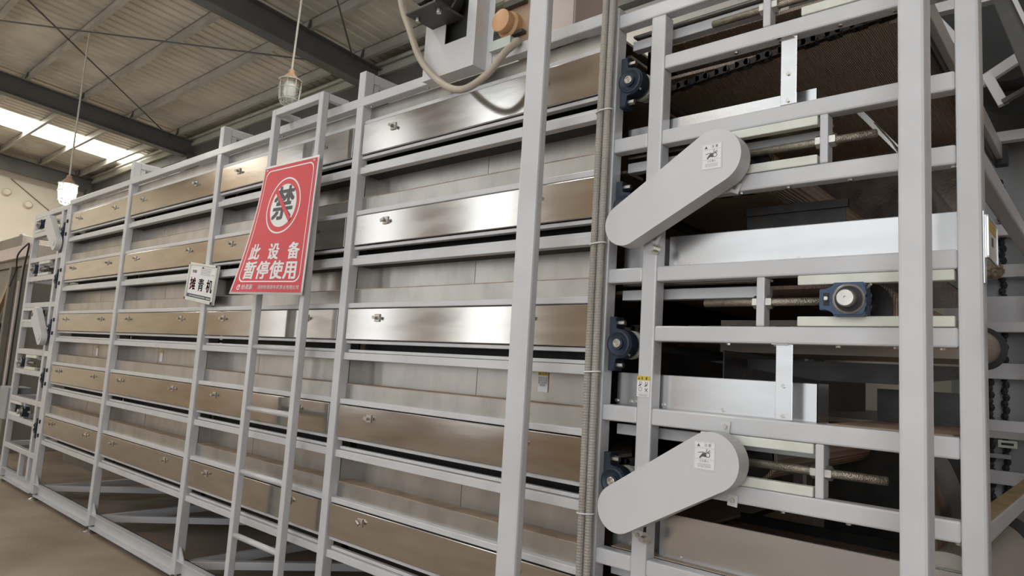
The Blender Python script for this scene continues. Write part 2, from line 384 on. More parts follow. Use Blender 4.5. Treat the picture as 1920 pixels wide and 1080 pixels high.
def channel(name, x0, x1, y, z0, z1, m, parent, depth=0.05):
    b = bmesh.new(); c = Vector(((x0+x1)/2, y, (z0+z1)/2)); t = 0.007
    addb(b, x0, x1, y, y+depth, z1-t, z1); addb(b, x0, x1, y, y+depth, z0, z0+t); addb(b, x0, x1, y+depth-t, y+depth, z0, z1)
    for v in b.verts: v.co -= c
    return link(name, fin(b, name, m), c, parent)
LATCH = {}
def latch(x, y, z, ang, parent):
    l = box('latch', x-0.019, x+0.019, y-0.007, y, z-0.019, z+0.019, 'zinc', parent, 0.002)
    return l
def wing(x, y, z, ang, parent):
    if 'w' not in LATCH:
        b = bmesh.new(); addb(b, -0.005, 0.005, -0.022, 0, -0.005, 0.005)
        r = bmesh.ops.create_cone(b, cap_ends=True, segments=10, radius1=0.010, radius2=0.008, depth=0.012, matrix=Matrix.Translation((0, -0.006, 0)) @ Matrix.Rotation(pi/2, 4, 'X'))
        addb(b, -0.013, 0.013, -0.022, -0.014, -0.007, 0.007)
        LATCH['w'] = fin(b, 'latch_knob', 'zinc')
    o = link('latch_knob', LATCH['w'], (x, y, z), parent); o.rotation_euler = (0, ang, 0); return o
for bi in range(4):
    xl, xr = P_[bi]+PW, P_[bi+1]
    channel('base_beam', xl-0.0, xr, 0.004, 0.045, 0.155, 'paint', body)
    channel('rear_base_beam', xl, xr, W-0.06, 0.045, 0.155, 'paint', body)
    beam('floor_brace', (xl, 0.1, 0.11), (xr, W-0.1, 0.11), 0.05, 0.05, 'paint', body)
    for i in range(5):
        z = Z0[i]; zc = 0.262 if i else 0.272
        box('tier_rail', xl, xr, 0.018, 0.06, z, z+0.037, 'paint', body, 0.003)
        box('rail_strip', xl+0.01, xr-0.01, 0.036, 0.06, z+0.0385, z+0.054, 'paint', body, 0.003)
        box('cover_ledge', xl, xr, 0.026, 0.06, z+0.084, z+0.101, 'paint', body, 0.003)
        g = 0.016 if bi != 2 else 0.022
        c = box('cover_panel', xl+0.004, xr-g, 0.012, 0.046, z+0.104, z+zc, 'steel_cover', body, 0.003)
        for fr in (0.17, 0.80):
            lx = xl+(xr-xl)*fr
            l = latch(lx, 0.012, z+0.214, 0, c)
            wing(lx, 0.006, z+0.214, random.choice((0.35, 0.2, -0.3, 0.5, 0.1)), c)
        box('gap_dark_backing', xl, xr, 0.15, 0.16, z-0.01, z+0.30, 'black', body, 0)  # black board added as the darkness behind the open gap
        if i == 0:
            box('cover_lip', xl, xr, 0.022, 0.06, z+0.275, z+0.296, 'paint', body, 0.003)
            box('top_strip', xl, xr, 0.055, 0.06, z+0.296, 2.858, 'steel_plate', body, 0)
        else:
            box('cover_lip', xl, xr, 0.018, 0.06, z+0.266, z+0.293, 'paint', body, 0.004)
            box('lower_plate', xl, xr, 0.050, 0.054, z+0.293, z+0.366, 'steel_plate', body, 0)
            box('plate_shelf', xl, xr, 0.048, 0.14, z+0.366, z+0.369, 'dusty_shelf', body, 0)
            ns = 3 if bi in (1, 2) else 2
            cuts = [xl+0.0]+[xl+(xr-xl)*(k/ns+random.uniform(-0.06, 0.06)) for k in range(1, ns)]+[xr]
            for k in range(ns):
                box('back_plate', cuts[k]+0.001, cuts[k+1]-0.001, 0.140+0.001*(k % 2), 0.144, z+0.369, z+PITCH, 'steel_plate', body, 0)
            box('end_plate', xl, xl+0.003, 0.06, 0.14, z+0.369, z+PITCH, 'steel_plate', body, 0)
            box('end_plate', xr-0.003, xr, 0.06, 0.14, z+0.369, z+PITCH, 'steel_plate', body, 0)
            box('rail_soffit', xl, xr, 0.06, 0.15, z+PITCH, z+PITCH+0.003, 'black', body, 0)  # black colour carries the shade under the rail
for k in range(14): bolt((P_[0]+0.35+0.45*k, 0.03, 2.858), (0, 0, -1), 0.008, 'zinc', body)
# sheets that close the inside; the bottom one is added to keep it dark
box('bottom_light_block', P_[0], P_[4], 0.16, W-0.06, 0.50, 0.51, 'dark_steel', body, 0)
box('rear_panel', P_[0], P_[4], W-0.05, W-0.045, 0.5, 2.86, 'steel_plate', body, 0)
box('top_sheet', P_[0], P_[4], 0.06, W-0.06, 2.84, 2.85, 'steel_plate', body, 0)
# second end of the base: loose bar and small bolts
for i, z in enumerate(Z0):
    for dz in (0.06, 0.19): box('joint_bolt', P_[0]+0.001, P_[0]+0.02, -0.012, 0.0, z+dz, z+dz+0.035, 'black', body, 0.003)
for (x0, z0) in ((-5.597, 1.40), (-7.0, 1.40)):
    s = box('caution_label', x0, x0+0.05, 0.1375, 0.1395, z0, z0+0.085, 'white_vinyl', body, 0)
    box('label_header', x0, x0+0.05, 0.137, 0.138, z0+0.066, z0+0.085, 'label_yellow', s, 0)

# ================================================================== stickers
def face_map(x, y, z): return lambda u, v: (x+u, y, z+v)
def tri(cx, cy, s): return [(cx-s/2, cy-s*0.43), (cx+s/2, cy-s*0.43), (cx, cy+s*0.43)]
def guard_sticker(x0, z0, y, parent):
    w, h = 0.068, 0.084
    s = box('caution_label', x0, x0+w, y-0.001, y, z0, z0+h, 'white_vinyl', parent, 0)
    fm = face_map(x0+w/2, y-0.0016, z0+h/2)
    k = w/0.068
    flat('label_print', [quad(0, -0.0105, 0.064, 0.0008), quad(0, 0.0225, 0.064, 0.0008), quad(-0.032, 0, 0.0008, 0.08), quad(0.032, 0, 0.0008, 0.08), quad(0, 0.04, 0.064, 0.0008), quad(0, -0.04, 0.064, 0.0008)], fm, 'ink_soft', s)
    flat('label_icon', [tri(-0.0195, 0.031, 0.011), bar2(-0.021, 0.008, -0.002, 0.011, 0.002), bar2(0.006, 0.011, 0.008, 0.021, 0.002), bar2(0.009, 0.011, 0.019, 0.018, 0.0018), bar2(0.011, 0.010, 0.020, 0.012, 0.0015),
        [(-0.017, -0.006), (-0.013, -0.009), (-0.009, -0.004), (-0.004, -0.002), (0.004, -0.004), (0.007, -0.001), (0.003, 0.004), (0.006, 0.010), (0.0, 0.010), (-0.006, 0.008)]]
        + ringpolys(0.011, 0.003, 0.0055, 0.0075, 14), fm, 'ink_grey', s)
    text('label_lettering', '注 意', 0.010, lambda u, v: fm(u+0.010, v+0.031), 'ink_grey', s, 0.0)
    text('label_lettering', '小心卷入', 0.0075, lambda u, v: fm(u, v-0.016), 'ink_grey', s, 0.0)
    text('label_lettering', '运转中请勿打开\n防护罩以免受伤', 0.0062, lambda u, v: fm(u, v-0.029), 'ink_soft', s, 0.0)
    return s

sx, sz, sy = -1.822, 1.424, 0.1385
s = box('caution_label', sx, sx+0.052, sy-0.001, sy, sz, sz+0.083, 'white_vinyl', body, 0)
box('label_header', sx-0.001, sx+0.053, sy-0.002, sy-0.001, sz+0.067, sz+0.084, 'label_yellow', s, 0)
fm = face_map(sx+0.026, sy-0.0026, sz+0.041)
flat('label_icon', [tri(-0.017, 0.034, 0.010)], fm, 'ink_grey', s)
text('label_lettering', '注 意', 0.011, lambda u, v: fm(u+0.008, v+0.034), 'ink_grey', s, 0.0)
text('label_lettering', '非专业人员\n请勿打开盖\n板以免受伤\n害事故', 0.0098, lambda u, v: fm(u, v+0.0), 'ink_grey', s, 0.0)
# ================================================================== drive end frames
RA = [(2.822, 2.876), (2.331, 2.385), (1.841, 1.894), (1.350, 1.406), (0.858, 0.911), (0.367, 0.420)]   # full rails
RB = [(2.612, 2.664), (2.124, 2.178), (1.634, 1.687), (1.144, 1.198), (0.654, 0.707)]                    # rails from the inner post
def stadium(c1, r1, c2, r2, n=22):
    dx, dz = c2[0]-c1[0], c2[1]-c1[1]; L = math.hypot(dx, dz); a = math.atan2(dz, dx); b = math.acos((r1-r2)/L)
    o = []
    for i in range(n+1):
        t = a+b+(2*pi-2*b)*i/n; o.append((c1[0]+r1*cos(t), c1[1]+r1*sin(t)))
    for i in range(n+1):
        t = a-b+(2*b)*i/n; o.append((c2[0]+r2*cos(t), c2[1]+r2*sin(t)))
    return o
def pillow_block(x, z, parent, mx=lambda v: v, s=1):
    """blue plummer block bolted to the post, base upright, shaft along y"""
    def X(v): return mx(x+v)
    def pr(name, pts, y0, y1, m, par, **k):
        return prism(name, [(X(a), z+b) for a, b in pts], y0, y1, m, par, **k)
    out = [(-0.036, -0.096), (-0.008, -0.096), (-0.008, -0.052)]+arc(0.006, 0, 0.052, -90, 90, 14)+[(-0.008, 0.052), (-0.008, 0.096), (-0.036, 0.096), (-0.036, 0.038), (-0.030, 0.034), (-0.030, -0.034), (-0.036, -0.038)]
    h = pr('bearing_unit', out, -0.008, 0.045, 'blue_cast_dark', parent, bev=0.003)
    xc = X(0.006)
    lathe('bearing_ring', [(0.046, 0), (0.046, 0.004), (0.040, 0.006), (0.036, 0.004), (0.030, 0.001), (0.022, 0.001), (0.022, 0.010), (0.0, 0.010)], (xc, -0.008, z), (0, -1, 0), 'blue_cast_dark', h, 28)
    lathe('shaft_end', [(0.016, 0), (0.016, 0.012), (0.0135, 0.014), (0.010, 0.014), (0.010, 0.011), (0.006, 0.011), (0.006, 0.014), (0.003, 0.014), (0.003, 0.010), (0, 0.010)], (xc, -0.010, z), (0, -1, 0), 'zinc', h, 20)
    for dz in (-0.075, 0.075): cyl('bolt', (X(-0.008), 0.012, z+dz), (X(0.018), 0.012, z+dz), 0.010, 'zinc', h, seg=6)
    cyl('grease_nipple', (X(0.040), 0.0, z-0.032), (X(0.052), -0.006, z-0.040), 0.004, 'zinc', h, seg=8)
    return h
def drive_frame(name, label, base, mx, full):
    """full end frame; mx mirrors x for the far end"""
    t = thing(name, label, 'machine frame', base)
    def B(nm, x0, x1, y0, y1, z0, z1, m, bev=0.002, par=None):
        a, b = sorted((mx(x0), mx(x1))); return box(nm, a, b, y0, y1, z0, z1, m, par or t, bev)
    gx = (-1.268, -1.210); ix = (-0.323, -0.266)
    B('inner_post', *gx, 0, 0.06, 0.15, 2.822, 'paint', 0.006)
    B('end_post', *ix, 0, 0.06, 0.06, 2.95 if full else 2.876, 'paint', 0.008)
    B('rear_end_post', *ix, W-0.06, W, 0.06, 2.95, 'paint', 0.006)
    if not full: B('side_post', -1.440, -1.382, 0, 0.06, 0.06, 2.876, 'paint', 0.005)
    foot(mx(-0.295), 0.03, t); foot(mx(-0.295), W-0.03, t)
    fx = -1.411 if full else -1.382
    for (a, b) in RA:
        if a > 2.8: B('full_rail', fx, ix[0], 0.0, 0.052, a, b, 'paint', 0.006)
        else:
            B('full_rail', fx, gx[0], 0.002, 0.052, a, b, 'paint', 0.006)
            B('full_rail', gx[1], ix[0], 0.002, 0.052, a, b, 'paint', 0.006)
        B('rear_rail', fx, ix[0], W-0.052, W-0.002, a, b, 'paint', 0.004)
        if not full or a < 1.0: B('end_cross_tube', ix[0]+0.004, ix[1]-0.004, 0.06, W-0.06, a, b, 'paint', 0.006)
    for (a, b) in RB:
        B('half_rail', gx[1], ix[0], 0.002, 0.052, a, b, 'paint', 0.006)
        if not full or a < 1.5 or 2.0 < a < 2.3: B('end_cross_tube', ix[0]+0.004, ix[1]-0.004, 0.06, W-0.06, a, b, 'paint', 0.006)
    channel('base_beam', *sorted((mx(fx), mx(ix[0]))), 0.004, 0.045, 0.155, 'paint', t)
    # short uprights, screws, slide bars: tier k = gap between RA[k] and RB[k]
    VX = [(-0.854, -0.829), (-0.672, -0.648), (-0.857, -0.831), (-0.676, -0.652), (-0.857, -0.831)]
    ROD = [(-1.04, -0.50), (-0.906, -0.52), (-1.039, -0.654), (-0.90, -0.493), (-1.04, -0.654)]
    ZR = [2.738, 2.252, 1.764, 1.270, 0.779]
    GD = [(-0.731, -0.329), (-1.03, -0.678), (-0.731, -0.329), (-1.03, -0.680), (-0.731, -0.329)]
    for k in range(5):
        zt, zb = RA[k][0], RB[k][1]
        B('short_upright', VX[k][0], VX[k][1], 0.002, 0.050, zb, zt, 'paint', 0.004)
        a, b = sorted((mx(ROD[k][0]), mx(ROD[k][1])))
        cyl('screw_rod', (a, 0.026, ZR[k]), (b, 0.026, ZR[k]), 0.0125, 'rod_steel', t, seg=14, bev=0.002)
        for x0, x1 in ((VX[k][0]-0.016, VX[k][0]), (VX[k][1], VX[k][1]+0.018)):
            hexnut('nut', mx(x0), mx(x1), 0.026, ZR[k], 0.021, 'zinc', t)
        B('slide_bar', GD[k][0], GD[k][1], 0.0, 0.03, zt-0.030, zt-0.001, 'cream_plastic', 0.003)
        B('slide_bar', GD[k][0], GD[k][1], 0.0, 0.03, zb+0.001, zb+0.030, 'cream_plastic', 0.003)
        # recessed belt side rails
        B('belt_side_rail', -1.408, VX[k][0]+0.0, 0.10, 0.14, zt-0.052, zt-0.014, 'paint', 0.003)
        B('belt_side_rail', -1.408, VX[k][0]+0.0, 0.10, 0.14, zt+0.002, zt+0.010, 'steel_sheet', 0.001)
        for x in (-0.95, -0.8, -0.62, -0.47, -0.36):
            bolt((mx(x+0.03*(k % 2)), 0.02, RB[k][0]), (0, 0, -1), 0.007, 'zinc', t)
    # plummer blocks on the side post with their rollers
    for z in (2.595, 2.120, 1.622, 1.145, 0.66):
        h = pillow_block(-1.352 if full else -1.345, z, t, mx)
        xr_ = mx(-1.346+0.006)
        lathe('roller_flange', [(0.012, 0), (0.05, 0), (0.052, 0.006), (0.052, 0.018), (0.03, 0.022), (0.03, 0.05), (0.045, 0.054), (0.012, 0.06)], (xr_, 0.060, z), (0, 1, 0), 'roller_metal', h, 24)
        cyl('roller_shaft', (xr_, 0.04, z), (xr_, W-0.1, z), 0.016, 'dark_steel', h, seg=12)
    return t, B
mxR = lambda v: v
end, B = drive_frame('drive_station', 'near end frame with belt screws, chain guards and blue bearings', (-0.8, 0, 0), mxR, True)
# tie plates
for z0, z1 in ((2.388, 2.612), (1.408, 1.634)):
    p = B('tie_plate', -0.796, -0.746, 0.012, 0.016, z0, z1, 'steel_sheet', 0.001)
    B('tie_plate_tab', -0.806, -0.756, -0.003, 0.016, z1-0.003, z1, 'steel_sheet', 0.001)
    for dz in (0.012, 0.10): bolt((-0.772, 0.012, z0+dz), (0, -1, 0), 0.006, 'zinc', p)
# stainless side sheets behind the rails
def tray(x0, x1, z0, z1, y=0.066, ret=0.10):
    s = B('side_sheet', x0, x1, y, y+0.003, z0, z1, 'steel_sheet', 0.0)
    B('sheet_fold', x0, x1, y, y+0.012, z1-0.002, z1, 'steel_sheet', 0.0)
    if ret: B('sheet_return', x1-0.003, x1, y, y+ret, z0, z1, 'steel_sheet', 0.0)
    for x in (x0+0.08, x1-0.12, (x0+x1)/2): bolt((x, y, z0+0.02), (0, -1, 0), 0.006, 'zinc', s)
    return s
tray(-1.28, -0.700, 2.375, 2.447); tray(-1.405, -1.285, 2.375, 2.447, 0.09, 0)
tray(-1.20, -0.300, 1.885, 2.010, 0.07, 0); tray(-1.405, -1.21, 1.885, 2.01, 0.10, 0)
tray(-1.28, -0.690, 1.400, 1.522); tray(-1.405, -1.285, 1.40, 1.522, 0.09, 0)
tray(-1.20, -0.300, 0.905, 1.060, 0.07, 0); tray(-1.405, -1.21, 0.905, 1.04, 0.10, 0)
tray(-1.28, -0.690, 0.415, 0.54)
# blue take-up bearing in the middle gap
def takeup(x, z, par, m='blue_cast'):
    pts = [(-0.078, -0.030), (-0.048, -0.030), (-0.040, -0.048), (0.036, -0.048), (0.042, -0.042), (0.042, -0.016), (0.046, 0), (0.042, 0.016), (0.042, 0.042), (0.036, 0.048), (-0.040, 0.048), (-0.048, 0.030), (-0.078, 0.030), (-0.080, 0.026), (-0.080, -0.026)]
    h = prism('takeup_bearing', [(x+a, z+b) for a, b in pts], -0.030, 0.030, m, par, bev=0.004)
    prism('takeup_slot', [(x+a, z+b) for a, b in ((-0.068, -0.018), (-0.052, -0.018), (-0.052, 0.018), (-0.068, 0.018))], -0.0312, -0.029, 'black', h)
    hexnut('slot_nut', x-0.064, x-0.054, -0.0315, z+0.002, 0.010, 'zinc', h)
    lathe('bearing_ring', [(0.043, 0), (0.043, 0.003), (0.040, 0.005), (0.037, 0.003), (0.037, -0.004), (0.027, -0.004), (0.027, 0)], (x, -0.030, z), (0, -1, 0), 'zinc', h, 32)
    lathe('bearing_seal', [(0.036, 0), (0.020, 0.0), (0.0, 0.0)], (x, -0.0305, z), (0, -1, 0), 'black', h, 28)
    lathe('shaft_end', [(0.025, 0), (0.025, 0.034), (0.022, 0.037), (0.0045, 0.037), (0.004, 0.033), (0, 0.033)], (x, -0.028, z), (0, -1, 0), 'zinc', h, 28)
    cyl('grease_nipple', (x+0.038, -0.012, z+0.030), (x+0.055, -0.018, z+0.042), 0.004, 'zinc', h, seg=8)
    return h
takeup(-0.579, 1.763, end)
# chain guards
def guard(c1, r1, c2, r2, par, y0=-0.10, y1=-0.028, stick=None):
    g = prism('chain_guard', stadium(c1, r1, c2, r2), y0, y1, 'paint_guard', par, bev=0.003)
    return g
def tab(x, z, par, rot=0.0):
    p = box('guard_tab', x-0.016, x+0.016, -0.004, -0.001, z-0.018, z+0.018, 'paint_guard', par, 0.001); p.rotation_euler = (0, rot, 0)
    bolt((x, -0.004, z), (0, -1, 0), 0.008, 'zinc', par); return p
g1 = guard((-0.962, 2.218), 0.090, (-1.288, 2.030), 0.075, end)
guard_sticker(-1.002, 2.178, -0.1005, g1)
g2 = guard((-0.946, 1.268), 0.090, (-1.264, 1.076), 0.078, end)
guard_sticker(-0.998, 1.243, -0.1005, g2)
for x, z in ((-0.93, 2.136), (-1.216, 1.99)): tab(x, z, g1, 0.4)
for x, z in ((-0.945, 1.372), (-0.915, 1.152), (-1.24, 0.985), (-1.238, 1.19)): tab(x, z, g2, 0.1)
# slotted adjusters on the inner post
for z in (1.953, 0.980):
    s = B('adjuster_slot', -1.222, -1.212, -0.0015, 0.001, z+0.0, z+0.055, 'black', 0)
    cyl('washer', (-1.214, -0.003, z), (-1.214, 0.0, z), 0.019, 'zinc', s, seg=18)
    cyl('adjuster_bolt', (-1.214, -0.03, z), (-1.214, 0.0, z), 0.010, 'zinc', s, seg=6)
# caution label on the inner post
s = B('caution_label', -1.268, -1.218, -0.002, -0.0008, 1.443, 1.513, 'white_vinyl', 0)
B('label_header', -1.268, -1.218, -0.0026, -0.0018, 1.498, 1.513, 'label_yellow', 0, s)
fm = face_map(-1.243, -0.0032, 1.478)
flat('label_icon', [tri(-0.017, 0.0275, 0.009), quad(-0.005, 0.0275, 0.005, 0.008), quad(0.012, 0.0275, 0.006, 0.009), bar2(-0.014, 0.017, -0.014, 0.006, 0.0016), bar2(-0.007, 0.016, -0.008, 0.007, 0.0016), bar2(-0.008, 0.007, -0.017, 0.001, 0.004),
     bar2(0.009, 0.016, 0.009, 0.006, 0.0016), bar2(0.016, 0.016, 0.015, 0.006, 0.0016), bar2(0.015, 0.006, 0.006, 0.0, 0.004), bar2(0.006, -0.006, 0.018, -0.018, 0.002), bar2(0.018, -0.006, 0.007, -0.018, 0.002)]
     + ringpolys(-0.011, -0.010, 0.006, 0.0072, 14), fm, 'ink_grey', s)
flat('label_print', [quad(0, -0.0225, 0.048, 0.0008), quad(0, -0.028, 0.04, 0.0016), quad(0.002, -0.031, 0.03, 0.0016)], fm, 'ink_soft', s)
# name plate and nest on the end post
B('plate_bracket', -0.266, -0.262, 0.0, 0.03, 1.80, 1.99, 'steel_sheet', 0.001)
pl = B('instruction_plate', -0.266, -0.260, 0.03, 0.21, 1.872, 1.985, 'white_vinyl', 0.001)
B('plate_header', -0.2598, -0.2590, 0.06, 0.19, 1.950, 1.975, 'label_yellow', 0, pl)
B('plate_mark', -0.2598, -0.2590, 0.105, 0.135, 1.915, 1.938, 'ink_grey', 0, pl)
for yy in (0.03, 0.205): B('plate_rim', -0.261, -0.257, yy, yy+0.005, 1.872, 1.985, 'steel_sheet', 0, pl)
for zz_ in (1.872, 1.980): B('plate_rim', -0.261, -0.257, 0.03, 0.21, zz_, zz_+0.005, 'steel_sheet', 0, pl)
B('dust_layer', -0.317, -0.272, 0.07, W-0.07, 1.198, 1.2005, 'dust_tan', 0)
# ---- conveyor inside the frame
def belt(x0, x1, zs, r, m='belt_brown', parent=end, y0=0.20, y1=W-0.2, tilt=0.0, solid=False):
    """endless plate belt: two runs joined by a half round"""
    n = 12; pts = [(x0, zs+r), (x1, zs+r+tilt)]+[(x1+r*sin(pi*i/n), zs+tilt+r*cos(pi*i/n)) for i in range(1, n)]+[(x1, zs-r+tilt), (x0, zs-r)]
    inn = [(x0, zs+r-0.012), (x1, zs+r-0.012+tilt)]+[(x1+(r-0.012)*sin(pi*i/n), zs+tilt+(r-0.012)*cos(pi*i/n)) for i in range(1, n)]+[(x1, zs-r+0.012+tilt), (x0, zs-r+0.012)]
    b = prism('conveyor_belt', pts, y0, y1, m, parent, hole=None if solid else inn)
    return b
def chain(x0, z0, x1, z1, y, parent):
    """roller chain: plates and rollers joined in one part"""
    b = bmesh.new(); d = Vector((x1-x0, 0, z1-z0)); L = d.length; n = int(L/0.038); c = Vector(((x0+x1)/2, y, (z0+z1)/2)); ang = -math.atan2(d.z, d.x)
    for i in range(n):
        p = Vector((x0, y, z0))+d*(i+0.5)/n-c; off = 0.010 if i % 2 else 0.015
        for s_ in (-1, 1):
            bmesh.ops.create_cube(b, size=1.0, matrix=Matrix.Translation(p+Vector((0, s_*off, 0))) @ Matrix.Rotation(ang, 4, 'Y') @ Matrix.Diagonal((0.046, 0.004, 0.022 if i % 2 else 0.028, 1)))
        q = Vector((x0, y, z0))+d*i/n-c
        bmesh.ops.create_cone(b, cap_ends=True, segments=8, radius1=0.012, radius2=0.012, depth=0.034, matrix=Matrix.Translation(q) @ Matrix.Rotation(pi/2, 4, 'X'))
    return link('conveyor_chain', fin(b, 'conveyor_chain', 'dark_steel'), c, parent)
X0B = -1.40
for zs in (2.738, 2.252, 1.764, 1.270, 0.779):
    for dz in (-0.075, 0.063): box('conveyor_run', P_[0]+PW, P_[4]-0.01, 0.20, W-0.2, zs+dz, zs+dz+0.012, 'belt_brown', body, 0)
belt(X0B, -0.50, 2.738, 0.075, y1=1.75)
B('belt_end_strip', -0.43, -0.405, 0.16, 1.75, 2.63, 2.70, 'paint', 0.003)
B('strip_cap', -0.44, -0.385, 1.75, 1.80, 2.60, 2.70, 'black', 0.006)
B('belt_end_strip', -0.44, -0.43, 0.16, 1.75, 2.60, 2.63, 'dark_steel', 0.001)
belt(-1.20, -0.40, 1.690, 0.062, 'belt_taupe', y0=0.50, y1=0.95, solid=True)
prism('belt_underside_shade', [(-1.20, 1.585), (-0.98, 1.60), (-0.36, 1.60), (-0.36, 1.565), (-0.55, 1.535), (-0.80, 1.535)], 0.40, 0.404, 'dark_steel', end)  # dark plate stands in for the shaded underside of the belt
lathe('belt_rim', [(0.05, 0), (0.080, 0), (0.080, 0.04), (0.05, 0.04)], (-0.40, 0.95, 1.690), (0, 1, 0), 'black', end, 28)
belt(X0B, -0.95, 2.252, 0.075)
belt(X0B, -0.58, 1.764, 0.075)
belt(X0B, -0.93, 1.270, 0.075)
belt(X0B, -0.58, 0.779, 0.075)
chain(-1.40, 2.602, -0.40, 2.70, 0.185, end)
for zs, x1 in ((2.252, -0.95), (1.764, -0.58), (1.27, -0.93), (0.779, -0.58)):
    cyl('drive_shaft', (x1, 0.03, zs), (x1, W-0.05, zs), 0.024, 'dark_steel', end, seg=14)
    lathe('sprocket', [(0.024, 0), (0.07, 0), (0.07, 0.012), (0.024, 0.012)], (x1, 0.16, zs), (0, 1, 0), 'dark_steel', end, 18)
    chain(-1.40, zs-0.075, x1, zs-0.075, 0.185, end)
# curved chute plates that hand leaves from tier to tier
def chute(xa, z_top, z_bot, bulge, y0=0.12, y1=W-0.15, m='chute_brown'):
    V = []; n = 12
    for i in range(n+1):
        t = i/n; z = z_top+(z_bot-z_top)*t; x = xa+bulge*(1-(1-t)**2)*0.25 - bulge*0.6*max(0, 0.45-t)**2*2
        V += [(x, y0, z), (x, y1, z), (x+0.004, y0, z), (x+0.004, y1, z)]
    Fc = []
    for i in range(n):
        a = 4*i; b = a+4
        Fc += [(a, a+1, b+1, b), (a+2, b+2, b+3, a+3), (a, b, b+2, a+2), (a+1, a+3, b+3, b+1)]
    return mesh('chute_plate', V, Fc, m, end, True)
chute(-0.50, 2.32, 1.89, 0.22, y1=1.0)
chute(-0.44, 1.36, 0.92, 0.20, y1=0.6)
B('drop_plate', -1.00, -0.67, 0.26, 0.264, 1.90, 2.10, 'dark_steel', 0)
beam('angle_strip', ray_at(1606, 204, Y=0.5), ray_at(1700, 296, Y=0.5), 0.004, 0.022, 'steel_plate', end)
B('drop_plate_lip', -1.00, -0.66, 0.25, 0.262, 2.10, 2.128, 'dark_steel', 0.001)
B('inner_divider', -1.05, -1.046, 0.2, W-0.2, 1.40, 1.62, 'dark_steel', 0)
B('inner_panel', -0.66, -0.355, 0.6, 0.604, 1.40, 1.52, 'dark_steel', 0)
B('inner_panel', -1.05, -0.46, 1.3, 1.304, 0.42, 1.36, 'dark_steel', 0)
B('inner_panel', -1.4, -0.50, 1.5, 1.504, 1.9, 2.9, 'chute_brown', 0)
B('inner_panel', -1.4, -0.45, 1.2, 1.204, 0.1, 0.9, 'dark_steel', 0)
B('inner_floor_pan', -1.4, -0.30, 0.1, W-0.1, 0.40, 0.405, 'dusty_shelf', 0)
B('shelf_pan', -1.38, -0.30, 0.055, 0.12, 0.911, 0.914, 'dusty_shelf', 0)
B('shelf_pan', -0.66, -0.345, 0.055, 0.6, 1.402, 1.408, 'dusty_shelf', 0)
# end rollers seen past the end post
lathe('end_roller', [(0, 0), (0.12, 0), (0.12, 0.75), (0, 0.75)], (-0.37, 0.10, 0.98), (0, 1, 0), 'belt_light', end, 32)
lathe('roller_rim', [(0.1, 0), (0.145, 0), (0.145, 0.06), (0.1, 0.06)], (-0.37, 0.86, 0.98), (0, 1, 0), 'black', end, 32)

# ================================================================== far end frame (mirrored)
MXC = P_[0]+(-1.382)+0.002      # mirror so that the side post meets the far end of the body
mxL = lambda v: (P_[0]-0.004) - (v+1.440)
endL, BL = drive_frame('drive_station', 'far end frame at the cream wall with two pale chain guards', (-8.5, 0, 0), mxL, False)
def mpt(p): return (mxL(p[0]), p[1])
for c1, c2 in (((-8.25, 2.70), (-7.95, 2.475)), ((-8.27, 1.748), (-8.00, 1.535))):
    g = prism('chain_guard', stadium(c1, 0.090, c2, 0.075), -0.065, -0.012, 'paint_guard', endL, bev=0.003)
    cyl('guard_boss', (c2[0], -0.071, c2[1]), (c2[0], -0.065, c2[1]), 0.03, 'paint_guard', g, seg=18)
for zs, x1 in ((2.738, -0.6), (2.252, -0.62), (1.764, -0.95), (1.27, -0.62), (0.779, -0.9)):
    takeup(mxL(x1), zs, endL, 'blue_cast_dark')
for x in (-0.95,): BL('brace_upright', x, x+0.05, 0.005, 0.05, 0.155, 0.42, 'paint', 0.004)
box('drip_panel', -8.9, -7.80, 0.55, 0.556, 0.20, 0.46, 'machine_taupe', endL, 0)
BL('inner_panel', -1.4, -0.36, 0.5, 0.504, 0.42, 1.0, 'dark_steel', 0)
BL('inner_panel', -1.4, -0.36, 0.9, 0.904, 1.4, 2.8, 'machine_taupe', 0)
BL('end_box', -0.258, 0.07, -0.02, 0.2, 0.64, 0.98, 'machine_grey', 0.006)

# ================================================================== ladder
LY0, LY1 = -0.12, -0.08
lad = thing('ladder', 'grey welded steel ladder hooked over the top rail of the machine', 'ladder', (-3.5, -0.1, 0))
LXL, LXR = -3.765, -3.270
for x in (LXL, LXR): box('stile', x, x+0.042, LY0, LY1, 0.0, 2.95, 'paint', lad, 0.005)
box('top_bar', LXL+0.042, LXR, LY0, LY1, 2.908, 2.95, 'paint', lad, 0.005)
for x in (LXL, LXR): box('hook_arm', x+0.002, x+0.040, LY1, 0.05, 2.9105, 2.9495, 'paint', lad, 0.004)
for z in (1.545, 1.200, 0.850, 0.505, 0.16): cyl('rung', (LXL+0.042, -0.10, z), (LXR, -0.10, z), 0.0155, 'paint', lad, seg=14)

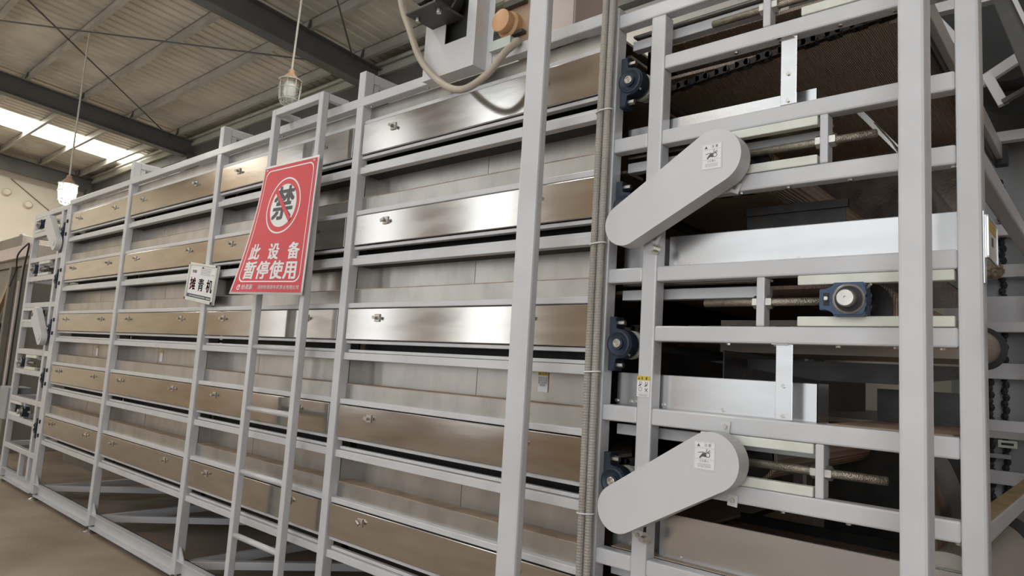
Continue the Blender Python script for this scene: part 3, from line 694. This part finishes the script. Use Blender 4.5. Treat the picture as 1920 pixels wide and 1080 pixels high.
# ================================================================== red prohibition sign
TL, TR, BR_, BL_ = Vector((-3.756, -.132, 2.594)), Vector((-3.187, -.132, 2.581)), Vector((-3.215, -.14, 1.825)), Vector((-3.785, -.14, 1.832))
def S(u, v, lift=0.0):
    p = (TL*(1-u)+TR*u)*(1-v)+(BL_*(1-u)+BR_*u)*v
    p.y -= 0.115*(max(0, 1-u)**1.3)*v**1.7 + lift + 0.012*sin(pi*u)*v
    return p
sign = thing('prohibition_sign', 'red plastic sheet sign with a barred circle hanging on the ladder', 'sign', S(0.5, 1.0))
NU, NV = 14, 20; V = []; Fc = []
for side in (0, 1):
    for j in range(NV+1):
        for i in range(NU+1):
            p = S(i/NU, j/NV); V.append((p.x, p.y+0.003*side, p.z))
N1 = (NU+1)*(NV+1)
for j in range(NV):
    for i in range(NU):
        a = j*(NU+1)+i; Fc.append((a, a+1, a+NU+2, a+NU+1)); Fc.append((N1+a, N1+a+NU+1, N1+a+NU+2, N1+a+1))
per = [i for i in range(NU)]+[NU+j*(NU+1) for j in range(NV)]+[NV*(NU+1)+i for i in range(NU, 0, -1)]+[j*(NU+1) for j in range(NV, 0, -1)]
for a, b in zip(per, per[1:]+per[:1]): Fc.append((a, b, N1+b, N1+a))
mesh('sign_sheet', V, Fc, 'white_vinyl', sign, True)
SW, SH = 0.57, 0.765
def smap(cx, cy, lift):
    return lambda x, y: S(cx+x/SW, cy-y/SH, lift)
def gridpolys(u0, u1, v0, v1, nu, nv):
    return [[(u0+(u1-u0)*i/nu, v0+(v1-v0)*j/nv), (u0+(u1-u0)*(i+1)/nu, v0+(v1-v0)*j/nv), (u0+(u1-u0)*(i+1)/nu, v0+(v1-v0)*(j+1)/nv), (u0+(u1-u0)*i/nu, v0+(v1-v0)*(j+1)/nv)] for i in range(nu) for j in range(nv)]
flat('red_field', gridpolys(0.022, 0.978, 0.016, 0.984, 14, 20), lambda u, v: S(u, v, 0.0012), 'red_vinyl', sign)
def rrect(w, h, r, n=6):
    o = []
    for cx, cy, a in ((w/2-r, h/2-r, 0), (-w/2+r, h/2-r, 90), (-w/2+r, -h/2+r, 180), (w/2-r, -h/2+r, 270)):
        o += [(cx+r*cos(radians(a+90*i/n)), cy+r*sin(radians(a+90*i/n))) for i in range(n+1)]
    return o
def dense(o, step=0.03):
    r = []
    for (a, b), (c, d) in zip(o, o[1:]+o[:1]):
        k = max(1, int(math.hypot(c-a, d-b)/step)); r += [(a+(c-a)*i/k, b+(d-b)*i/k) for i in range(k)]
    return r
ro = dense(rrect(0.500, 0.665, 0.045)); ri = [(x*(1-0.009/0.5*2/1.6), y*(1-0.009/0.665*2/1.3)) for x, y in ro]
flat('border_line', [[ro[i], ro[(i+1) % len(ro)], ri[(i+1) % len(ro)], ri[i]] for i in range(len(ro))], smap(0.5, 0.475, 0.0020), 'white_vinyl', sign)
flat('ring_line', ringpolys(0, 0, 0.154, 0.163, 48), smap(0.5, 0.335, 0.0020), 'white_vinyl', sign)
flat('disc', ringpolys(0, 0, 0.0, 0.062, 40)+ringpolys(0, 0, 0.062, 0.125, 40), smap(0.5, 0.335, 0.0020), 'white_vinyl', sign)
text('lettering', '禁', 0.205, smap(0.5, 0.335+0.002, 0.0030), 'ink_grey', sign, 0.006)
sl = [bar2(-0.09+0.18*i/8, 0.09-0.18*i/8, -0.09+0.18*(i+1)/8, 0.09-0.18*(i+1)/8, 0.026) for i in range(8)]
flat('slash_bar', sl, smap(0.5, 0.335, 0.0042), 'red_vinyl', sign)
for ch, u in zip('此设备', (0.20, 0.50, 0.80)): text('lettering', ch, 0.098, smap(u, 0.69, 0.0022), 'white_vinyl', sign, 0.0032)
for ch, u in zip('暂停使用', (0.20, 0.40, 0.60, 0.80)): text('lettering', ch, 0.108, smap(u, 0.83, 0.0022), 'white_vinyl', sign, 0.0036)
text('lettering', '湖南怡清源有机茶业有限公司', 0.0245, smap(0.67, 0.948, 0.0022), 'white_vinyl', sign, 0.0004)
text('lettering', '怡清源', 0.031, smap(0.235, 0.948, 0.0022), 'white_vinyl', sign, 0.0006)
flat('logo_mark', ringpolys(0, 0, 0.010, 0.016, 20)[3:18]+ringpolys(0.004, 0.003, 0.0, 0.007, 14), smap(0.115, 0.948, 0.0022), 'white_vinyl', sign)
for u in (0.07, 0.93):
    p = S(u, 0.035); cyl('rivet', (p.x, p.y-0.005, p.z), (p.x, p.y+0.012, p.z), 0.006, 'zinc', sign, seg=10)

# ================================================================== white name placard on the post
pc = Vector((-4.683, -0.013, 1.958)); ptl = radians(-6.8)
plc = thing('name_placard', 'white framed name placard with red characters tilted on the post', 'sign', (pc.x, pc.y, pc.z))
PWD, PHT = 0.432, 0.262
def pmap(cx, cy, lift):
    def f(x, y):
        X, Y_ = cx+x, cy+y; return (pc.x+X*cos(ptl)-Y_*sin(ptl), pc.y-lift, pc.z+X*sin(ptl)+Y_*cos(ptl))
    return f
def pbox(name, x0, x1, z0, z1, y0, y1, m, par, bev=0.002):
    o = link(name, boxmesh(x1-x0, y1-y0, z1-z0, m, bev), Vector(pmap((x0+x1)/2, (z0+z1)/2, -(y0+y1)/2)(0, 0)), par)
    o.rotation_euler = (0, -ptl, 0); return o
brd = pbox('board', -PWD/2, PWD/2, -PHT/2, PHT/2, -0.004, 0.010, 'white_vinyl', plc)
for a in ((-PWD/2, PWD/2, PHT/2-0.016, PHT/2), (-PWD/2, PWD/2, -PHT/2, -PHT/2+0.022), (-PWD/2, -PWD/2+0.02, -PHT/2, PHT/2), (PWD/2-0.024, PWD/2, -PHT/2, PHT/2)):
    pbox('frame_strip', *a, -0.012, -0.002, 'cream_plastic', plc)
for ch, x in zip('摊青机', (-0.128, 0.0, 0.128)): text('lettering', ch, 0.092, pmap(x, -0.020, 0.0046), 'ink_red', plc, 0.0022)
flat('footer_band', [quad(0, -0.095, 0.385, 0.024)], pmap(0, 0, 0.0046), 'ink_navy', plc)
flat('footer_print', [quad(-0.15+0.0125*i, -0.095, 0.009, 0.007) for i in range(20)]+[quad(0.115+0.012*i, -0.096, 0.009, 0.008) for i in range(5)], pmap(0, 0, 0.0052), 'cream_plastic', plc)
text('lettering', '怡清源', 0.022, pmap(-0.125, 0.071, 0.0046), 'ink_grey', plc, 0.0004)
flat('header_print', [quad(0.045, 0.098-0.010*i, 0.155-0.012*(i == 3), 0.0045) for i in range(5)]+[quad(0.158, 0.062, 0.04, 0.005)], pmap(0, 0, 0.0046), 'ink_soft', plc)
cyl('nail', pmap(0.0, 0.104, 0.012)(0, 0), pmap(0.0, 0.104, -0.012)(0, 0), 0.004, 'dark_steel', plc, seg=8)

# ================================================================== flexible conduits beside the near end frame
def conduit(x, lab):
    t = thing('flexible_conduit', lab, 'conduit', (x, -0.03, 0.02), 'corrugated conduits beside the end frame')
    n = 620; pts = [(x+0.003*sin(i*0.012), -0.030+0.0015*sin(i*0.02), 0.02+3.1*i/n) for i in range(n+1)]
    sweep('corrugated_sleeve', pts, 0.0132, 'conduit', t, seg=10, rib=0.07); return t
c1_ = conduit(-1.4545, 'grey corrugated conduit running down the post, left of the pair')
c2_ = conduit(-1.4215, 'grey corrugated conduit running down the post, beside the blue bearings')
for z in (2.489, 1.984, 1.517, 1.024):
    pts = [(-1.438+0.034*cos(a), -0.030+0.021*sin(a), z+0.003*cos(a)) for a in [2*pi*i/20 for i in range(20)]]
    sweep('cable_tie', pts, 0.0028, 'white_vinyl', c2_, seg=6, closed=True)

# ================================================================== platform posts standing before the machine
def sup(x0, x1, y0, y1, label):
    t = thing('support_post', label, 'post', ((x0+x1)/2, (y0+y1)/2, 0))
    box('tube', x0, x1, y0, y1, 0.008, 3.6, 'paint', t, 0.008)
    box('base_plate', x0-0.05, x1+0.05, y0-0.04, y1+0.04, 0, 0.008, 'paint', t, 0.001)
    for dx in (-0.035, 0.035):
        bolt(((x0 if dx < 0 else x1)+dx, (y0+y1)/2, 0.008), (0, 0, 1), 0.01, 'zinc', t, 'anchor_bolt')
sup(-1.607, -1.521, -0.30, -0.262, 'tall light grey post before the stainless covers, left of the conduits')
sup(-0.396, -0.337, -0.30, -0.225, 'tall light grey post before the near end frame, at the right')

# ================================================================== drive unit on top of the machine
du = thing('drive_unit', 'grey motor guard box with dark gearmotor hanging over the top rail', 'motor', (-2.28, -0.04, 2.82))
gx0, gx1, gz0, gz1 = -2.447, -2.110, 2.825, 3.62
out = [(gx0, gz0), (gx1, gz0), (gx1, gz1), (gx0, gz1)]
hol = [(-2.308, 2.972), (-2.165, 2.972), (-2.165, 3.50), (-2.308, 3.50)]
prism('guard_front', out, -0.085, -0.081, 'paint_guard', du, hole=hol)
box('guard_side', gx1-0.004, gx1, -0.081, 0.0, gz0, gz1, 'paint_guard', du, 0.001)
box('guard_side', gx0, gx0+0.004, -0.081, 0.0, gz0, gz1, 'paint_guard', du, 0.001)
box('guard_bottom', gx0+0.004, gx1-0.004, -0.081, -0.004, gz0, gz0+0.004, 'paint_guard', du, 0)
box('guard_flange', gx1, gx1+0.035, -0.006, -0.003, gz0, gz1, 'paint_guard', du, 0.001)
box('inner_plate', gx0+0.01, gx1-0.01, -0.006, -0.003, 2.92, gz1, 'motor_dark', du, 0)
mo = lathe('motor', [(0, 0), (0.075, 0), (0.082, 0.01), (0.082, 0.05), (0.074, 0.055), (0.074, 0.17), (0.082, 0.175), (0.082, 0.19), (0, 0.195)], (-2.31, -0.05, 3.19), (0, -1, 0), 'motor_dark', du, 24)
for i in range(14):
    a = 2*pi*i/14; beam('cooling_fin', (-2.31+0.078*cos(a), -0.106, 3.19+0.078*sin(a)), (-2.31+0.078*cos(a), -0.218, 3.19+0.078*sin(a)), 0.004, 0.012, 'motor_dark', du, 0)
box('motor_bracket', -2.40, -2.20, -0.25, -0.075, 3.07, 3.082, 'motor_dark', du, 0.002)
for x in (-2.37, -2.23): cyl('bracket_bolt', (x, -0.2, 3.05), (x, -0.2, 3.095), 0.012, 'zinc', du, seg=6)
box('gear_housing', -2.05, -1.82, 0.02, 0.30, 2.912, 3.35, 'brown_panel', du, 0.01)
gm = lathe('gearbox', [(0, 0), (0.06, 0), (0.06, 0.03), (0.05, 0.04), (0.05, 0.08), (0.03, 0.09), (0, 0.09)], (-1.985, 0.02, 3.005), (0, -1, 0), 'orange_paint', du, 22)
box('gearbox_bracket', -2.06, -1.90, -0.01, 0.02, 2.95, 2.965, 'motor_dark', du, 0.002)
box('gearbox_bracket', -2.02, -1.90, -0.01, 0.02, 3.09, 3.12, 'motor_dark', du, 0.002)
jb = thing('junction_box', 'small pale green junction box on the top rail under the hose end', 'electrical box', (-2.0, -0.02, 2.895))
box('box_body', -2.070, -1.945, -0.030, -0.004, 2.893, 2.935, 'jbox_green', jb, 0.003)
box('box_lid', -2.072, -1.943, -0.034, -0.030, 2.891, 2.937, 'jbox_green', jb, 0.001)
cyl('hose_gland', (-1.945, -0.017, 2.912), (-1.925, -0.017, 2.908), 0.012, 'jbox_green', jb, seg=12)
hs = thing('cable_hose', 'beige flexible hose hanging in a loop below the motor guard', 'hose', (-2.2, -0.14, 2.68))
sweep('hose_tube', spline([(-2.60, -.16, 3.50), (-2.575, -.15, 3.249), (-2.49, -.145, 3.064), (-2.395, -.14, 2.893), (-2.237, -.14, 2.747), (-2.102, -.14, 2.690), (-1.985, -.12, 2.735), (-1.93, -.08, 2.83), (-1.905, -.03, 2.895), (-1.93, -.017, 2.908)], 8), 0.0160, 'hose', hs, seg=12)
bx = thing('control_cabinet', 'pinkish grey cabinet on top of the machine behind the tall post', 'cabinet', (-1.73, 0.2, 2.912))
box('cabinet_body', -1.80, -1.66, 0.045, 0.36, 2.912, 3.5, 'pink_panel', bx, 0.004)
box('cabinet_door', -1.795, -1.665, 0.040, 0.045, 2.93, 3.49, 'pink_panel', bx, 0.002)

# ================================================================== caged lamps
LATHE = lathe
def lamp(loc, label, lit, tilt=(0, 0), top=6.0, k=1.65):
    x, y, z = loc
    def lathe(n, prof, o, ax, m, par, seg): return LATHE(n, [(a*k, b*k) for a, b in prof], o, ax, m, par, seg)
    t = thing('caged_lamp', label, 'lamp', (x, y, z), 'caged lamps hung on cords')
    lathe('lamp_cap', [(0, 0.155), (0.018, 0.155), (0.022, 0.13), (0.045, 0.105), (0.060, 0.085), (0.066, 0.08), (0.066, 0.07), (0, 0.07)], loc, (0, 0, 1), 'lamp_cap', t, 20)
    lathe('glass_jar', [(0.056, 0.07), (0.056, 0.02), (0.050, -0.05), (0.035, -0.075), (0, -0.08)], loc, (0, 0, 1), 'glass', t, 20)
    b = lathe('bulb', [(0.03, 0.07), (0.040, 0.04), (0.040, -0.015), (0.028, -0.035), (0, -0.04)], loc, (0, 0, 1), 'bulb_lit' if lit else 'bulb_white', t, 18)
    for i in range(8):
        a = 2*pi*i/8; c, s_ = cos(a), sin(a)
        sweep('cage_wire', [(x+k*r*c, y+k*r*s_, z+k*h) for r, h in ((0.072, 0.08), (0.074, 0.02), (0.066, -0.055), (0.048, -0.09), (0.02, -0.10))], 0.0032*k, 'lamp_wire', t, seg=6)
    for r, h, w in ((0.073, 0.078, 0.006), (0.075, 0.015, 0.0035), (0.062, -0.062, 0.0035), (0.02, -0.10, 0.004)):
        sweep('cage_ring', [(x+k*r*cos(2*pi*i/24), y+k*r*sin(2*pi*i/24), z+k*h) for i in range(24)], w*k, 'lamp_wire', t, seg=6, closed=True)
    cyl('cord', (x, y, z+0.15*k), (x+tilt[0], y+tilt[1], top), 0.012, 'cord_white', t, seg=8)
    return t
l1 = Vector((-4.397, 0.30, 3.40)); l1 = ray_at(543, 172, Y=1.75)
lamp(l1, 'unlit caged lamp with white bulb hanging above the ladder', False, (0.08, 0.0), 5.96)
l2 = ray_at(126, 362, Y=0.86)
lamp(l2, 'lit caged lamp glowing above the far end of the machine', True, (0, 0), 6.03)
pl_ = bpy.data.lights.new('lamp_light', 'POINT'); pl_.energy = 40; pl_.color = (1, 0.97, 0.9); pl_.shadow_soft_size = 0.08
plo = bpy.data.objects.new('lamp_light', pl_); COL.objects.link(plo); plo.location = l2-Vector((0, 0.0, 0.22))

# ================================================================== elevator unit behind the near end
ev = thing('leaf_elevator', 'grey panelled elevator housing with hanging chains behind the end frame', 'machine', (0.4, 2.4, 0))
EY = 2.45
def eb(nm, x0, x1, y0, y1, z0, z1, m, bev=0.003): return box(nm, x0, x1, y0, y1, z0, z1, m, ev, bev)
for x0, x1 in ((-0.75, 0.2), (0.203, 1.2), (1.203, 2.4)):
    eb('housing_panel', x0, x1, EY+0.10, EY+0.11, 0.02, 3.0, 'machine_grey', 0)
k_ = (EY+2.1)/3.6
def zz(z): return 1.51+(z-1.51)*k_
for za, zb in ((2.264, 2.215), (2.087, 2.031), (1.662, 1.594), (1.389, 1.344), (1.211, 1.155)):
    eb('housing_rail', -0.75, 2.4, EY, EY+0.10, zz(zb), zz(za), 'paint')
eb('housing_trough', -0.75, 2.4, EY-0.06, EY+0.10, zz(1.818), zz(1.943), 'paint', 0.006)
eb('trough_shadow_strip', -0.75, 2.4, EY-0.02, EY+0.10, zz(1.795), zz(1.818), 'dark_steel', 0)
eb('head_beam', -0.75, 2.4, EY-0.04, EY+0.16, zz(2.695), zz(2.815), 'brown_panel', 0.004)
eb('slotted_bracket', -0.525, -0.44, EY-0.012, EY-0.004, zz(1.308), zz(1.339), 'cream_plastic', 0.004)
eb('bracket_slot', -0.510, -0.455, EY-0.014, EY-0.011, zz(1.319), zz(1.329), 'black', 0.0)
def vchain(x, y, z0, z1, par):
    b = bmesh.new(); n = int((z1-z0)/0.034)
    for i in range(n):
        bmesh.ops.create_uvsphere(b, u_segments=6, v_segments=4, radius=0.020, matrix=Matrix.Translation((0.004*(-1)**i, 0, (i-n/2)*0.034)) @ Matrix.Diagonal((1, 0.6, 1.1, 1)))
    return link('lift_chain', fin(b, 'lift_chain', 'black'), (x, y, (z0+z1)/2), par)
vchain(-0.494, EY+0.05, 0.9, 2.75, ev); vchain(-0.562, EY+0.05, 0.9, 1.75, ev)
eb('chain_guide', -0.62, -0.465, EY-0.03, EY-0.01, zz(1.263), zz(1.281), 'machine_grey')
b = bmesh.new(); bmesh.ops.create_icosphere(b, subdivisions=3, radius=0.045)
for v in b.verts: v.co *= 1+random.uniform(-0.22, 0.22)
pn = ray_at(1863, 507, Y=EY-0.05)
tag(link('bird_nest', fin(b, 'bird_nest', 'nest'), pn), 'small straw clump stuck on a rail of the elevator housing', 'nest')
# overhead frame with a dark motor, upper right
oh = thing('overhead_conveyor', 'dark overhead conveyor frame with pale bracing at the upper right', 'conveyor', (0.3, 1.6, 2.6))
def rp(px_, py_, Y): return ray_at(px_, py_, Y=Y)
beam('dark_beam', rp(1855, -60, 1.2), rp(1955, 180, 1.2), 0.06, 0.060, 'motor_dark', oh)
beam('pale_brace', rp(1838, 156, 1.5), rp(1935, 92, 1.5), 0.03, 0.046, 'paint', oh)
beam('pale_brace', rp(1850, 140, 1.46), rp(1882, 196, 1.46), 0.03, 0.040, 'paint', oh)
beam('pale_brace', rp(1893, -20, 1.15), rp(1960, 120, 1.15), 0.03, 0.016, 'paint', oh)
beam('pale_beam', rp(1690, 32, 1.6), rp(1868, -10, 1.6), 0.05, 0.066, 'paint', oh)
beam('pale_brace', rp(1750, 30, 1.55), rp(1806, 88, 1.55), 0.03, 0.034, 'paint', oh)
beam('dark_brace', rp(1880, 192, 1.45), rp(1945, 155, 1.45), 0.03, 0.020, 'motor_dark', oh)
p = rp(1905, 140, 1.9); lathe('fan_motor', [(0, 0), (0.20, 0), (0.20, 0.12), (0.14, 0.16), (0.14, 0.3), (0, 0.3)], p, (0, -1, 0), 'black', oh, 28)
p = rp(1760, 90, 2.0); q = rp(1925, 30, 2.0)
box('dark_hood', p.x-0.1, q.x+0.1, 2.3, 2.4, 2.9, 3.9, 'black', oh, 0.005)

# ================================================================== grey machine beyond the far end
bg = thing('leaf_dryer', 'taupe grey processing machine standing beyond the far end frame', 'machine', (-12.5, 1.0, 0))
def gb(nm, x0, x1, y0, y1, z0, z1, m, bev=0.01, par=None): return box(nm, x0, x1, y0, y1, z0, z1, m, par or bg, bev)
gb('body_panel', -14.5, -11.12, 0.50, 1.7, 0.0, 2.50, 'machine_taupe')
gb('side_post', -11.12, -11.02, 0.42, 0.52, 0.0, 2.50, 'machine_taupe')
gb('side_post', -11.75, -11.66, 0.42, 0.50, 0.0, 2.50, 'machine_taupe')
gb('panel_trim', -11.45, -11.40, 0.47, 0.50, 0.3, 2.3, 'pink_panel')
gb('panel_trim', -12.25, -12.20, 0.47, 0.50, 0.1, 1.2, 'pink_panel')
gb('tray_rim', -14.5, -10.83, 0.40, 1.8, 2.60, 2.77, 'pink_panel')
gb('tray_rim', -14.5, -11.0, 0.46, 1.7, 2.50, 2.60, 'machine_taupe')
mb = gb('motor_box', -14.5, -11.5, 0.46, 1.2, 2.77, 2.95, 'machine_taupe')
gb('box_handle', -11.85, -11.70, 0.50, 0.56, 2.95, 2.99, 'machine_grey', 0.005, mb)
beam('chute_arm', (-12.6, 0.44, 1.45), (-11.7, 0.44, 2.25), 0.05, 0.10, 'brown_panel', bg)
gb('dark_lamp', -12.4, -12.0, 0.25, 0.48, 1.45, 1.72, 'black', 0.03)
cb = thing('power_cable', 'black power cable hooked over the far end frame', 'cable', (-9.0, -0.03, 1.5))
sweep('cable_run', spline([(-11.6, 0.42, 2.22), (-10.4, 0.2, 2.36), (-9.5, 0.0, 2.46), (-9.03, -0.03, 2.545), (-8.93, -0.04, 2.53), (-8.93, -0.04, 2.47), (-9.02, -0.035, 2.25), (-9.05, -0.03, 1.9), (-9.06, -0.03, 1.5), (-9.06, -0.03, 1.0)], 8), 0.009, 'black', cb, seg=8)
